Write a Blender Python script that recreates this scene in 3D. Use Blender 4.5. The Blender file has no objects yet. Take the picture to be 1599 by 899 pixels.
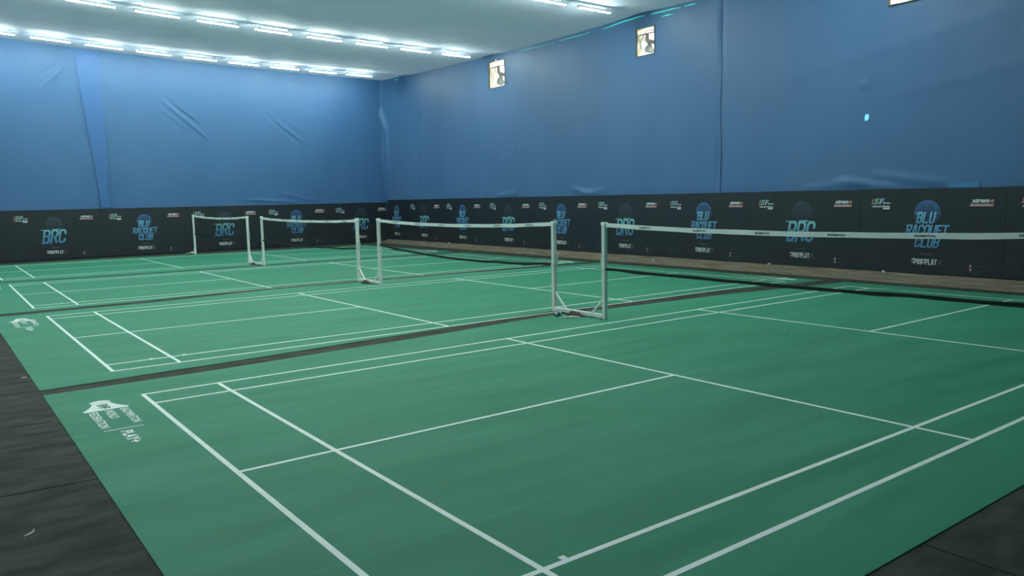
import bpy, bmesh, math, random
from mathutils import Matrix, Vector, noise

random.seed(7)
SC = bpy.context.scene
COL = SC.collection
PI = math.pi

# ------------------------------------------------------------------ camera
cam_d = bpy.data.cameras.new('camera')
cam = bpy.data.objects.new('camera', cam_d)
COL.objects.link(cam)
RT = Vector((0.7990559680525059, -0.600901247999075, -0.020670028370249543))
UP = Vector((0.08474168633099925, 0.07851825771211388, 0.9933044497049395))
FW = Vector((0.5952549088562404, 0.7954574616904467, -0.11366186749979289))
cam.matrix_world = Matrix((
    (RT.x, UP.x, -FW.x, -1.670993), (RT.y, UP.y, -FW.y, -2.575522),
    (RT.z, UP.z, -FW.z, 1.939742), (0, 0, 0, 1)))
cam_d.sensor_width = 36.0
cam_d.lens = 36.0 * 1227.434 / 1599.0
cam_d.clip_start = 0.05
cam_d.clip_end = 300
SC.camera = cam

# ------------------------------------------------------------------ light / exposure
SC.view_settings.view_transform = 'Standard'
SC.view_settings.look = 'None'
SC.view_settings.gamma = 1.0
SC.view_settings.use_curve_mapping = False
SC.view_settings.exposure = 0.12
TUBE_STRENGTH = 215.0
TUBE_COLOR = (0.85, 1.0, 0.92, 1)
world = bpy.data.worlds.new('World')
SC.world = world
world.use_nodes = True
bgn = world.node_tree.nodes['Background']
bgn.inputs[0].default_value = (1.0, 0.97, 0.86, 1)
bgn.inputs[1].default_value = 3.5

# ------------------------------------------------------------------ helpers
def srgb(r, g, b):
    def f(c):
        c /= 255.0
        return c / 12.92 if c <= 0.04045 else ((c + 0.055) / 1.055) ** 2.4
    return (f(r), f(g), f(b), 1)

def mat(name, col, rough=0.6, metal=0.0, emit=None, strength=0, spec=0.5):
    m = bpy.data.materials.new(name)
    m.use_nodes = True
    b = m.node_tree.nodes['Principled BSDF']
    b.inputs['Base Color'].default_value = col
    b.inputs['Roughness'].default_value = rough
    b.inputs['Metallic'].default_value = metal
    b.inputs['Specular IOR Level'].default_value = spec
    if emit:
        b.inputs['Emission Color'].default_value = emit
        b.inputs['Emission Strength'].default_value = strength
    return m

def N(m, t, **kw):
    n = m.node_tree.nodes.new(t)
    for k, v in kw.items():
        setattr(n, k, v)
    return n

def L(m, a, b):
    m.node_tree.links.new(a, b)

def ramp(m, stops):
    r = N(m, 'ShaderNodeValToRGB')
    e = r.color_ramp.elements
    while len(e) < len(stops):
        e.new(0.5)
    for i, (p, c) in enumerate(stops):
        e[i].position = p
        e[i].color = c
    return r

def noise_mat(name, c1, c2, scale=(1, 1, 1), nscale=3.0, detail=4, rough=0.6, bump=0.0, bump_dist=0.01, spec=0.5, lo=0.3, hi=0.7):
    m = mat(name, c1, rough, spec=spec)
    b = m.node_tree.nodes['Principled BSDF']
    tc = N(m, 'ShaderNodeTexCoord')
    mp = N(m, 'ShaderNodeMapping')
    mp.inputs['Scale'].default_value = scale
    L(m, tc.outputs['Object'], mp.inputs[0])
    nz = N(m, 'ShaderNodeTexNoise')
    nz.inputs['Scale'].default_value = nscale
    nz.inputs['Detail'].default_value = detail
    L(m, mp.outputs[0], nz.inputs['Vector'])
    r = ramp(m, [(lo, c1), (hi, c2)])
    L(m, nz.outputs['Fac'], r.inputs[0])
    L(m, r.outputs[0], b.inputs['Base Color'])
    if bump:
        bp = N(m, 'ShaderNodeBump')
        bp.inputs['Strength'].default_value = bump
        bp.inputs['Distance'].default_value = bump_dist
        L(m, nz.outputs['Fac'], bp.inputs['Height'])
        L(m, bp.outputs[0], b.inputs['Normal'])
    return m

def obj(name, bm, m, parent=None, smooth=False):
    me = bpy.data.meshes.new(name)
    bm.to_mesh(me)
    bm.free()
    for mm in (m if isinstance(m, (list, tuple)) else [m]):
        me.materials.append(mm)
    if smooth:
        for p in me.polygons:
            p.use_smooth = True
    o = bpy.data.objects.new(name, me)
    COL.objects.link(o)
    if parent:
        o.parent = parent
    return o

def thing(name, label, cat, loc=(0, 0, 0), rotz=0, group=None):
    o = bpy.data.objects.new(name, None)
    o.empty_display_size = 0.1
    COL.objects.link(o)
    o.location = loc
    o.rotation_euler = (0, 0, rotz)
    return tag(o, label, cat, group)

def tag(o, label, cat, group=None):
    o['label'] = label
    o['category'] = cat
    if group:
        o['group'] = group
    return o

def struct(o):
    o['kind'] = 'structure'
    return o

def dup(root, loc=None, rotz=None):
    r = root.copy()
    COL.objects.link(r)
    if loc is not None:
        r.location = loc
    if rotz is not None:
        r.rotation_euler = (0, 0, rotz)
    for ch in list(root.children):
        c = ch.copy()
        COL.objects.link(c)
        c.parent = r
        for g in list(ch.children):
            d = g.copy()
            COL.objects.link(d)
            d.parent = c
    return r

def box(bm, x0, x1, y0, y1, z0, z1):
    v = [bm.verts.new(p) for p in ((x0, y0, z0), (x1, y0, z0), (x1, y1, z0), (x0, y1, z0),
                                   (x0, y0, z1), (x1, y0, z1), (x1, y1, z1), (x0, y1, z1))]
    for f in ((0, 3, 2, 1), (4, 5, 6, 7), (0, 1, 5, 4), (1, 2, 6, 5), (2, 3, 7, 6), (3, 0, 4, 7)):
        bm.faces.new([v[i] for i in f])
    return v

def bevel(bm, w, seg=2):
    bmesh.ops.bevel(bm, geom=list(bm.edges), offset=w, segments=seg, affect='EDGES', profile=0.5)

def beam(bm, a, b, w, h=None, up=Vector((0, 0, 1))):
    """rectangular bar from a to b"""
    h = h or w
    a, b = Vector(a), Vector(b)
    d = (b - a).normalized()
    s = d.cross(up)
    if s.length < 1e-4:
        s = d.cross(Vector((1, 0, 0)))
    s.normalize()
    u = s.cross(d)
    vs = []
    for p in (a, b):
        for i, j in ((-1, -1), (1, -1), (1, 1), (-1, 1)):
            vs.append(bm.verts.new(p + s * (i * w / 2) + u * (j * h / 2)))
    for f in ((3, 2, 1, 0), (4, 5, 6, 7), (0, 1, 5, 4), (1, 2, 6, 5), (2, 3, 7, 6), (3, 0, 4, 7)):
        bm.faces.new([vs[i] for i in f])

def tube(bm, pts, r, n=8, cap=True):
    pts = [Vector(p) for p in pts]
    rings = []
    for i, p in enumerate(pts):
        d = (pts[min(i + 1, len(pts) - 1)] - pts[max(i - 1, 0)]).normalized()
        ref = Vector((0, 0, 1)) if abs(d.z) < 0.9 else Vector((1, 0, 0))
        s = d.cross(ref).normalized()
        u = s.cross(d)
        rr = r[i] if isinstance(r, (list, tuple)) else r
        rings.append([bm.verts.new(p + s * (math.cos(2 * PI * k / n) * rr) + u * (math.sin(2 * PI * k / n) * rr)) for k in range(n)])
    for a, b in zip(rings, rings[1:]):
        for k in range(n):
            bm.faces.new((a[k], a[(k + 1) % n], b[(k + 1) % n], b[k]))
    if cap:
        bm.faces.new(rings[0][::-1])
        bm.faces.new(rings[-1])

def lathe(bm, prof, n=24, cap=True):
    """profile (r, z) around Z"""
    rings = []
    for r, z in prof:
        rings.append([bm.verts.new((r * math.cos(2 * PI * k / n), r * math.sin(2 * PI * k / n), z)) for k in range(n)])
    for a, b in zip(rings, rings[1:]):
        for k in range(n):
            bm.faces.new((a[k], a[(k + 1) % n], b[(k + 1) % n], b[k]))
    if cap:
        bm.faces.new(rings[0][::-1])
        bm.faces.new(rings[-1])

def poly(bm, pts, M, z0=0.0, z1=0.002):
    """extruded polygon in the plane of M (x, y), raised from z0 to z1"""
    a = [bm.verts.new(M @ Vector((x, y, z0))) for x, y in pts]
    b = [bm.verts.new(M @ Vector((x, y, z1))) for x, y in pts]
    bm.faces.new(b)
    n = len(pts)
    for i in range(n):
        bm.faces.new((a[i], a[(i + 1) % n], b[(i + 1) % n], b[i]))

def text(bm, s, M, height, width=None, x=0.0, y=0.0, bold=0.0, shear=0.0, th=0.0015, align='LEFT', z0=0.0):
    """lettering: height is the cap height, width squeezes the line to that length"""
    cu = bpy.data.curves.new('lettering', 'FONT')
    cu.body = s
    cu.size = 1.0
    cu.offset = bold
    cu.shear = shear
    cu.extrude = 0
    cu.resolution_u = 3
    to = bpy.data.objects.new('lettering', cu)
    COL.objects.link(to)
    dg = bpy.context.evaluated_depsgraph_get()
    me = bpy.data.meshes.new_from_object(to.evaluated_get(dg))
    bpy.data.objects.remove(to)
    bpy.data.curves.remove(cu)
    xs = [v.co.x for v in me.vertices]
    x0, x1 = min(xs), max(xs)
    cap = 0.70 + 2 * bold
    ky = height / cap
    kx = (width / (x1 - x0)) if width else ky
    w = (x1 - x0) * kx
    ox = {'LEFT': 0, 'CENTER': -w / 2, 'RIGHT': -w}[align]
    vs = [bm.verts.new(M @ Vector((x + ox + (v.co.x - x0) * kx, y + (v.co.y + bold) * ky, z0 + th))) for v in me.vertices]
    for p in me.polygons:
        try:
            bm.faces.new([vs[i] for i in p.vertices])
        except ValueError:
            pass
    bpy.data.meshes.remove(me)

# ------------------------------------------------------------------ materials
def cloth_mat(name, c1, c2, sc=(0.35, 0.35, 0.12), rough=0.5, spec=0.5):
    m = noise_mat(name, c1, c2, sc, 2.0, 5, rough, spec=spec, lo=0.25, hi=0.75)
    b = m.node_tree.nodes['Principled BSDF']
    tc = N(m, 'ShaderNodeTexCoord')
    mp = N(m, 'ShaderNodeMapping')
    mp.inputs['Scale'].default_value = (9, 9, 1.2)
    L(m, tc.outputs['Object'], mp.inputs[0])
    nz = N(m, 'ShaderNodeTexNoise')
    nz.inputs['Scale'].default_value = 1.5
    nz.inputs['Detail'].default_value = 6
    L(m, mp.outputs[0], nz.inputs['Vector'])
    bp = N(m, 'ShaderNodeBump')
    bp.inputs['Strength'].default_value = 0.3
    bp.inputs['Distance'].default_value = 0.012
    L(m, nz.outputs['Fac'], bp.inputs['Height'])
    L(m, bp.outputs[0], b.inputs['Normal'])
    b.inputs['Sheen Weight'].default_value = 0.15
    return m

M_BLUE = cloth_mat('blue_cloth', (0.038, 0.132, 0.290, 1), (0.052, 0.155, 0.325, 1))
M_BLUE2 = cloth_mat('blue_cloth_deeper', (0.033, 0.134, 0.340, 1), (0.042, 0.148, 0.370, 1))
M_CEIL = cloth_mat('ceiling_cloth', (0.31, 0.38, 0.50, 1), (0.36, 0.43, 0.55, 1), (0.3, 0.3, 0.3), 0.75, 0.25)
def let_daylight_through(m, col, amount):
    nt = m.node_tree
    b = nt.nodes['Principled BSDF']
    out = nt.nodes['Material Output']
    tr = N(m, 'ShaderNodeBsdfTranslucent')
    tr.inputs[0].default_value = col
    mx = N(m, 'ShaderNodeMixShader')
    mx.inputs[0].default_value = amount
    L(m, b.outputs[0], mx.inputs[1])
    L(m, tr.outputs[0], mx.inputs[2])
    L(m, mx.outputs[0], out.inputs[0])
let_daylight_through(M_CEIL, (0.50, 0.78, 1.0, 1), 0.052)
M_FLOOR = noise_mat('dark_floor', (0.027, 0.031, 0.022, 1), (0.066, 0.068, 0.052, 1), (0.8, 1.7, 1), 3.2, 12, 0.85, 0.35, 0.01, spec=0.15, lo=0.36, hi=0.66)
M_LINE = noise_mat('court_line_paint', (0.78, 0.84, 0.76, 1), (0.86, 0.90, 0.83, 1), (1, 1, 1), 6.0, 5, 0.55)
M_BANNER = noise_mat('banner_vinyl', (0.0125, 0.019, 0.025, 1), (0.016, 0.024, 0.030, 1), (1, 1, 1), 1.5, 2, 0.5, spec=0.4)
M_TAN = noise_mat('jute_cloth', (0.12, 0.10, 0.070, 1), (0.29, 0.245, 0.175, 1), (5, 0.6, 9), 2.5, 6, 0.9, 0.6, 0.02, spec=0.1)
M_POST = noise_mat('post_paint', (0.76, 0.76, 0.70, 1), (0.86, 0.85, 0.79, 1), (6, 6, 1.5), 2.0, 5, 0.4)
M_STEEL = mat('zinc_steel', (0.45, 0.47, 0.46, 1), 0.4, 0.6)
M_ROPE = mat('white_rope', (0.62, 0.64, 0.58, 1), 0.8)
M_TAPE = mat('net_tape_white', (0.92, 0.93, 0.87, 1), 0.7)
M_PRINT = mat('net_tape_print', (0.05, 0.06, 0.07, 1), 0.6)
M_NET = mat('net_twine', (0.012, 0.014, 0.014, 1), 0.8)
M_BLACK = mat('net_tape_black', (0.006, 0.010, 0.010, 1), 0.8)
M_WHITE = mat('print_white', (0.62, 0.66, 0.66, 1), 0.5)
M_GREY = mat('print_grey', (0.16, 0.19, 0.20, 1), 0.5)
M_DIM = mat('print_dim', (0.055, 0.072, 0.08, 1), 0.5)
M_RED = mat('print_red', (0.46, 0.22, 0.22, 1), 0.5)
M_GREEN = mat('print_green', (0.24, 0.50, 0.34, 1), 0.5)
M_PBLUE = mat('print_blue', (0.28, 0.40, 0.54, 1), 0.5)
M_PINK = mat('icon_pink', (0.42, 0.28, 0.29, 1), 0.5)
M_HOUSE = mat('lamp_housing', (0.7, 0.72, 0.72, 1), 0.4)
M_TUBE = mat('lamp_diffuser', (0.9, 0.9, 0.9, 1), 0.5, emit=TUBE_COLOR, strength=TUBE_STRENGTH)
M_TEAL = mat('daylit_slit', (0.1, 0.5, 0.45, 1), 0.8, emit=(0.05, 0.80, 0.62, 1), strength=0.6)
M_HOLE = mat('daylit_hole', (0.2, 0.5, 0.7, 1), 0.8, emit=(0.18, 0.62, 0.90, 1), strength=0.75)
M_FANF = mat('fan_frame', (0.12, 0.11, 0.08, 1), 0.5)
M_FANW = mat('fan_shroud', (0.85, 0.84, 0.76, 1), 0.3, 0.3)
M_FANB = mat('fan_blade', (0.36, 0.38, 0.38, 1), 0.35, 0.3)

def green_mat():
    m = mat('court_vinyl', (0.04, 0.25, 0.15, 1), 0.68, spec=0.22)
    b = m.node_tree.nodes['Principled BSDF']
    tc = N(m, 'ShaderNodeTexCoord')
    # broad streaks of wear along the rolls
    mp = N(m, 'ShaderNodeMapping')
    mp.inputs['Scale'].default_value = (0.35, 1.3, 1)
    L(m, tc.outputs['Object'], mp.inputs[0])
    nz = N(m, 'ShaderNodeTexNoise')
    nz.inputs['Scale'].default_value = 1.6
    nz.inputs['Detail'].default_value = 7
    L(m, mp.outputs[0], nz.inputs['Vector'])
    r = ramp(m, [(0.25, (0.030, 0.212, 0.112, 1)), (0.75, (0.045, 0.255, 0.145, 1))])
    L(m, nz.outputs['Fac'], r.inputs[0])
    # pale scuffs
    n2 = N(m, 'ShaderNodeTexNoise')
    n2.inputs['Scale'].default_value = 2.2
    n2.inputs['Detail'].default_value = 12
    n2.inputs['Roughness'].default_value = 0.75
    mp2 = N(m, 'ShaderNodeMapping')
    mp2.inputs['Scale'].default_value = (1.0, 2.2, 1)
    mp2.inputs['Rotation'].default_value = (0, 0, 0.5)
    L(m, tc.outputs['Object'], mp2.inputs[0])
    L(m, mp2.outputs[0], n2.inputs['Vector'])
    r2 = ramp(m, [(0.60, (0, 0, 0, 1)), (0.80, (1, 1, 1, 1))])
    L(m, n2.outputs['Fac'], r2.inputs[0])
    mx = N(m, 'ShaderNodeMix', data_type='RGBA')
    ml = N(m, 'ShaderNodeMath', operation='MULTIPLY')
    ml.inputs[1].default_value = 0.35
    L(m, r2.outputs[0], ml.inputs[0])
    L(m, ml.outputs[0], mx.inputs[0])
    L(m, r.outputs[0], mx.inputs[6])
    mx.inputs[7].default_value = (0.15, 0.34, 0.24, 1)
    # joints between the rolls
    sep = N(m, 'ShaderNodeSeparateXYZ')
    L(m, tc.outputs['Object'], sep.inputs[0])
    wob = N(m, 'ShaderNodeMath', operation='MULTIPLY_ADD')
    L(m, nz.outputs['Fac'], wob.inputs[0])
    wob.inputs[1].default_value = 0.03
    L(m, sep.outputs['Y'], wob.inputs[2])
    last = None
    for y in (1.235, 3.065, 4.82):
        s = N(m, 'ShaderNodeMath', operation='SUBTRACT')
        L(m, wob.outputs[0], s.inputs[0])
        s.inputs[1].default_value = y
        a = N(m, 'ShaderNodeMath', operation='ABSOLUTE')
        L(m, s.outputs[0], a.inputs[0])
        c = N(m, 'ShaderNodeMath', operation='LESS_THAN')
        L(m, a.outputs[0], c.inputs[0])
        c.inputs[1].default_value = 0.005
        if last is None:
            last = c
        else:
            ad = N(m, 'ShaderNodeMath', operation='MAXIMUM')
            L(m, last.outputs[0], ad.inputs[0])
            L(m, c.outputs[0], ad.inputs[1])
            last = ad
    f = N(m, 'ShaderNodeMath', operation='MULTIPLY')
    L(m, last.outputs[0], f.inputs[0])
    f.inputs[1].default_value = 0.4
    m2 = N(m, 'ShaderNodeMix', data_type='RGBA')
    L(m, f.outputs[0], m2.inputs[0])
    L(m, mx.outputs[2], m2.inputs[6])
    m2.inputs[7].default_value = (0.10, 0.36, 0.25, 1)
    L(m, m2.outputs[2], b.inputs['Base Color'])
    # gentle unevenness of the floor below, and fine grain
    mp3 = N(m, 'ShaderNodeMapping')
    mp3.inputs['Scale'].default_value = (0.22, 0.9, 1)
    L(m, tc.outputs['Object'], mp3.inputs[0])
    n3 = N(m, 'ShaderNodeTexNoise')
    n3.inputs['Scale'].default_value = 1.3
    n3.inputs['Detail'].default_value = 2
    L(m, mp3.outputs[0], n3.inputs['Vector'])
    bp = N(m, 'ShaderNodeBump')
    bp.inputs['Strength'].default_value = 0.6
    bp.inputs['Distance'].default_value = 0.15
    L(m, n3.outputs['Fac'], bp.inputs['Height'])
    n4 = N(m, 'ShaderNodeTexNoise')
    n4.inputs['Scale'].default_value = 260
    L(m, tc.outputs['Object'], n4.inputs['Vector'])
    bp2 = N(m, 'ShaderNodeBump')
    bp2.inputs['Strength'].default_value = 0.2
    bp2.inputs['Distance'].default_value = 0.001
    L(m, n4.outputs['Fac'], bp2.inputs['Height'])
    L(m, bp.outputs[0], bp2.inputs['Normal'])
    L(m, bp2.outputs[0], b.inputs['Normal'])
    return m
M_MAT = green_mat()

def grad_mat(name, stops, z0, z1, rough=0.5):
    """printed colour gradient over local height z0..z1"""
    m = mat(name, (0.1, 0.3, 0.4, 1), rough)
    b = m.node_tree.nodes['Principled BSDF']
    tc = N(m, 'ShaderNodeTexCoord')
    sep = N(m, 'ShaderNodeSeparateXYZ')
    L(m, tc.outputs['Object'], sep.inputs[0])
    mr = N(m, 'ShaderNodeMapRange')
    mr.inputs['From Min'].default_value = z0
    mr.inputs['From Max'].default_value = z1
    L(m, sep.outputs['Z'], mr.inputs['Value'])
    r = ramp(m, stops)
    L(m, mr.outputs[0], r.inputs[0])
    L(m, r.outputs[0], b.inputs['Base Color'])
    return m, sep, r

DARKP = (0.0135, 0.020, 0.026, 1)
M_INIT, _, _ = grad_mat('initials_print', [(0.0, (0.07, 0.25, 0.46, 1)), (0.45, (0.09, 0.29, 0.42, 1)), (1.0, (0.22, 0.56, 0.58, 1))], 0.58, 1.12)
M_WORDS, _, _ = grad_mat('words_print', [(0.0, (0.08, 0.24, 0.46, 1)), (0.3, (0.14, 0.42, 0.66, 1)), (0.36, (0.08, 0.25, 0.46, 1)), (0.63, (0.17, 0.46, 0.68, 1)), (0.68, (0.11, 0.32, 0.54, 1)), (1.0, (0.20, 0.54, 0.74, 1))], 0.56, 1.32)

def ball_mat(name, top):
    m, sep, r = grad_mat(name, [(0.0, DARKP), (0.25, DARKP), (1.0, top)], 0.95, 1.58)
    b = m.node_tree.nodes['Principled BSDF']
    # small dark dots printed on the ball
    fr = []
    for ax in ('X', 'Z'):
        k = N(m, 'ShaderNodeMath', operation='MULTIPLY')
        L(m, sep.outputs[ax], k.inputs[0])
        k.inputs[1].default_value = 20.0
        f = N(m, 'ShaderNodeMath', operation='FRACT')
        L(m, k.outputs[0], f.inputs[0])
        s = N(m, 'ShaderNodeMath', operation='SUBTRACT')
        L(m, f.outputs[0], s.inputs[0])
        s.inputs[1].default_value = 0.5
        p = N(m, 'ShaderNodeMath', operation='POWER')
        L(m, s.outputs[0], p.inputs[0])
        p.inputs[1].default_value = 2
        fr.append(p)
    ad = N(m, 'ShaderNodeMath', operation='ADD')
    L(m, fr[0].outputs[0], ad.inputs[0])
    L(m, fr[1].outputs[0], ad.inputs[1])
    lt = N(m, 'ShaderNodeMath', operation='LESS_THAN')
    L(m, ad.outputs[0], lt.inputs[0])
    lt.inputs[1].default_value = 0.07
    ax_ = N(m, 'ShaderNodeMath', operation='ABSOLUTE')
    L(m, sep.outputs['X'], ax_.inputs[0])
    lx = N(m, 'ShaderNodeMath', operation='LESS_THAN')
    L(m, ax_.outputs[0], lx.inputs[0])
    lx.inputs[1].default_value = 0.15
    lz = N(m, 'ShaderNodeMath', operation='LESS_THAN')
    L(m, sep.outputs['Z'], lz.inputs[0])
    lz.inputs[1].default_value = 1.5
    m1 = N(m, 'ShaderNodeMath', operation='MULTIPLY')
    L(m, lt.outputs[0], m1.inputs[0])
    L(m, lx.outputs[0], m1.inputs[1])
    m2 = N(m, 'ShaderNodeMath', operation='MULTIPLY')
    L(m, m1.outputs[0], m2.inputs[0])
    L(m, lz.outputs[0], m2.inputs[1])
    mx = N(m, 'ShaderNodeMix', data_type='RGBA')
    L(m, m2.outputs[0], mx.inputs[0])
    L(m, r.outputs[0], mx.inputs[6])
    mx.inputs[7].default_value = DARKP
    L(m, mx.outputs[2], b.inputs['Base Color'])
    return m
M_BALL_BLUE = ball_mat('ball_print_blue', (0.045, 0.125, 0.30, 1))
M_BALL_GREY = ball_mat('ball_print_dim', (0.030, 0.052, 0.072, 1))

# ------------------------------------------------------------------ the shell
X0, X1R, Y0, Y1 = -6.0, 15.45, -6.0, 31.0
def wall_x(y):
    return 15.45 + 0.023 * y
def sag(x, y):
    g = 0.30 * (max(0.0, y - 20.0) / 11.0) ** 1.3
    s = 0.12 * math.sin(PI * min(max(x, 0), 16) / 16)
    return 7.69 - 0.03 * min(x, 16.5) + g - s
def ceil_z(x, y):
    z = sag(x, y)
    # the cloth bellies a little between the rows it is tied along
    for yr in (29.25, 22.15, 14.15, 7.05):
        d = y - yr
        z += 0.05 * math.exp(-(d * d) / 0.5)
    z += 0.022 * (noise.noise(Vector((x * 0.35, y * 0.55, 3.1))))
    z += 0.012 * noise.noise(Vector((x * 1.3, y * 1.7, 9.0)))
    return z

# floor
bm = bmesh.new()
box(bm, X0 - 0.1, 17.0, Y0 - 0.1, Y1 + 0.3, -0.15, 0.0)
struct(obj('floor', bm, M_FLOOR))
# joints between the floor tiles: shallow raised lips of the rubber sheets
SHEETS = [((-6.0, 3.90), (-0.79, 3.60)), ((-6.0, 5.85), (-0.85, 5.57)), ((2.60, -0.62), (2.50, -6.0)),
          ((-0.66, 6.70), (-0.68, 7.10)), ((0.2, -3.0), (9.0, -3.1)), ((-6, 10.2), (-0.85, 10.0)), ((-3.4, -6), (-3.3, 31))]
bm = bmesh.new()
for a, b in SHEETS:
    beam(bm, (a[0], a[1], 0.001), (b[0], b[1], 0.001), 0.016, 0.005)
struct(obj('trim_2', bm, mat('sheet_joint', (0.012, 0.014, 0.012, 1), 0.8)))

# ceiling cloth
bm = bmesh.new()
xs = [X0 - 0.1 + i * 0.2 for i in range(116)]
ys = [Y0 - 0.1 + i * 0.2 for i in range(188)]
grid = []
for y in ys:
    row = []
    for x in xs:
        xx = min(x, wall_x(y) + 0.12)
        yy = min(y, Y1 + 0.12)
        row.append(bm.verts.new((xx, yy, ceil_z(xx, yy))))
    grid.append(row)
for j in range(len(ys) - 1):
    for i in range(len(xs) - 1):
        if xs[i] > wall_x(ys[j]) + 0.12 or ys[j] > Y1 + 0.12:
            continue
        bm.faces.new((grid[j][i], grid[j + 1][i], grid[j + 1][i + 1], grid[j][i + 1]))
bmesh.ops.remove_doubles(bm, verts=bm.verts, dist=0.0005)
bmesh.ops.dissolve_degenerate(bm, edges=bm.edges, dist=0.0005)
struct(obj('ceiling', bm, M_CEIL, smooth=True))

def ridge(p, q, a, b, w, amp):
    """a crease from a to b in wall coordinates"""
    ax, az, bx, bz = a[0], a[1], b[0], b[1]
    dx, dz = bx - ax, bz - az
    l2 = dx * dx + dz * dz
    t = ((p - ax) * dx + (q - az) * dz) / l2
    if t < -0.2 or t > 1.2:
        return 0.0
    cx, cz = ax + t * dx, az + t * dz
    d2 = (p - cx) ** 2 + (q - cz) ** 2
    if d2 > 9 * w * w:
        return 0.0
    e = max(0.0, min(1.0, t * 4 + 0.4, (1 - t) * 4 + 0.4))
    return amp * e * math.exp(-d2 / (w * w))

def cloth(name, spans, pos, top, disp, m, step, holes=(), zbot=0.0):
    """hanging cloth: spans is a list of (s0, s1, lift); each is a width of its own that overlaps the next"""
    bm = bmesh.new()
    for s0, s1, lift, wob in spans:
        cuts = set([s0, s1])
        n = max(2, int(round((s1 - s0) / step)))
        for i in range(n + 1):
            cuts.add(round(s0 + (s1 - s0) * i / n, 4))
        zc = set()
        nz = int(round(7.9 / step))
        for h in holes:
            for v in h[:2]:
                if s0 < v < s1:
                    cuts.add(v)
        ss = sorted(cuts)
        tz = [i / nz for i in range(nz + 1)]
        rows = []
        for s in ss:
            H = top(s)
            col = []
            zz = [zbot + (H - zbot) * t for t in tz]
            hh = [h for h in holes if h[0] - 1e-6 <= s <= h[1] + 1e-6]
            for h in holes:     # snap rows to the hole heights
                for v in h[2:4]:
                    k = min(range(len(zz)), key=lambda i: abs(zz[i] - v))
                    if h[0] - 0.5 < s < h[1] + 0.5:
                        zz[k] = v
            for z in zz:
                edge = 0.0
                k = wob * 0.05 * noise.noise(Vector((z * 0.8, s0, 0)))
                if abs(s - s0) < 1e-6 or abs(s - s1) < 1e-6:
                    edge = k
                d = disp(s, z) + lift
                col.append(bm.verts.new(pos(s + edge, z, d)))
            rows.append((s, zz, col))
        for (sa, za, ca), (sb, zb, cb) in zip(rows, rows[1:]):
            for i in range(len(ca) - 1):
                sm = (sa + sb) / 2
                zm = (za[i] + za[i + 1] + zb[i] + zb[i + 1]) / 4
                if any(h[0] < sm < h[1] and h[2] < zm < h[3] for h in holes):
                    continue
                bm.faces.new((ca[i], cb[i], cb[i + 1], ca[i + 1]))
    return struct(obj(name, bm, m, smooth=True))

CREASE_B = [((6.48, 5.98), (8.07, 4.62), 0.05, 0.05), ((6.60, 6.10), (7.75, 5.15), 0.04, -0.04), ((6.85, 5.95), (7.6, 5.40), 0.04, 0.03),
            ((6.35, 5.70), (7.3, 4.95), 0.05, 0.02),
            ((10.93, 5.45), (12.32, 4.49), 0.05, 0.035), ((10.6, 5.66), (12.0, 4.48), 0.05, -0.03), ((11.3, 5.60), (12.2, 4.95), 0.05, 0.02),
            ((13.46, 6.13), (14.05, 5.53), 0.05, 0.03), ((13.35, 5.95), (13.95, 5.30), 0.05, -0.025), ((13.6, 5.0), (14.2, 4.5), 0.05, 0.02),
            ((3.0, 7.0), (2.3, 6.3), 0.06, 0.03), ((2.8, 7.1), (2.2, 6.7), 0.05, -0.02), ((1.2, 6.2), (0.6, 5.6), 0.08, 0.02),
            ((9.5, 2.1), (11.5, 1.98), 0.05, 0.03), ((11.0, 2.35), (12.6, 2.0), 0.05, 0.025), ((4.22, 4.9), (4.30, 2.0), 0.05, 0.035)]
def disp_back(s, z):
    d = 0.035 * noise.noise(Vector((s * 0.5, z * 0.22, 0.3))) + 0.006 * noise.noise(Vector((s * 2.2, z * 0.8, 4.0)))
    for a, b, w, amp in CREASE_B:
        d += ridge(s, z, a, b, w * 0.7, amp)
    return d
def pos_back(s, z, d):
    return (s, Y1 + 0.06 - d, z)
cloth('wall_back', [(-6.1, -1.2, 0.0, 0), (-1.25, 3.75, 0.012, 0.5), (3.70, 16.35, 0.0, 0)], pos_back,
      lambda s: ceil_z(s, Y1) + 0.03, disp_back, M_BLUE, 0.05)
bm = bmesh.new()     # the doubled strip where two widths of cloth overlap
prev = None
for i in range(70):
    z = 1.9 + (ceil_z(4, Y1) - 1.92) * i / 69
    t = i / 69
    cur = []
    for k in range(7):
        s = (3.95 - 0.55 * t) + k / 6 * (0.32 + 0.55 * t)
        s += 0.03 * noise.noise(Vector((z * 0.7, 1.0, 0)))
        cur.append(bm.verts.new(pos_back(s, z, disp_back(s, z) + 0.045)))
    if prev:
        for k in range(6):
            bm.faces.new((prev[k], prev[k + 1], cur[k + 1], cur[k]))
    prev = cur
o = obj('cloth_overlap', bm, M_BLUE2, bpy.data.objects['wall_back'], smooth=True)

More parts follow.
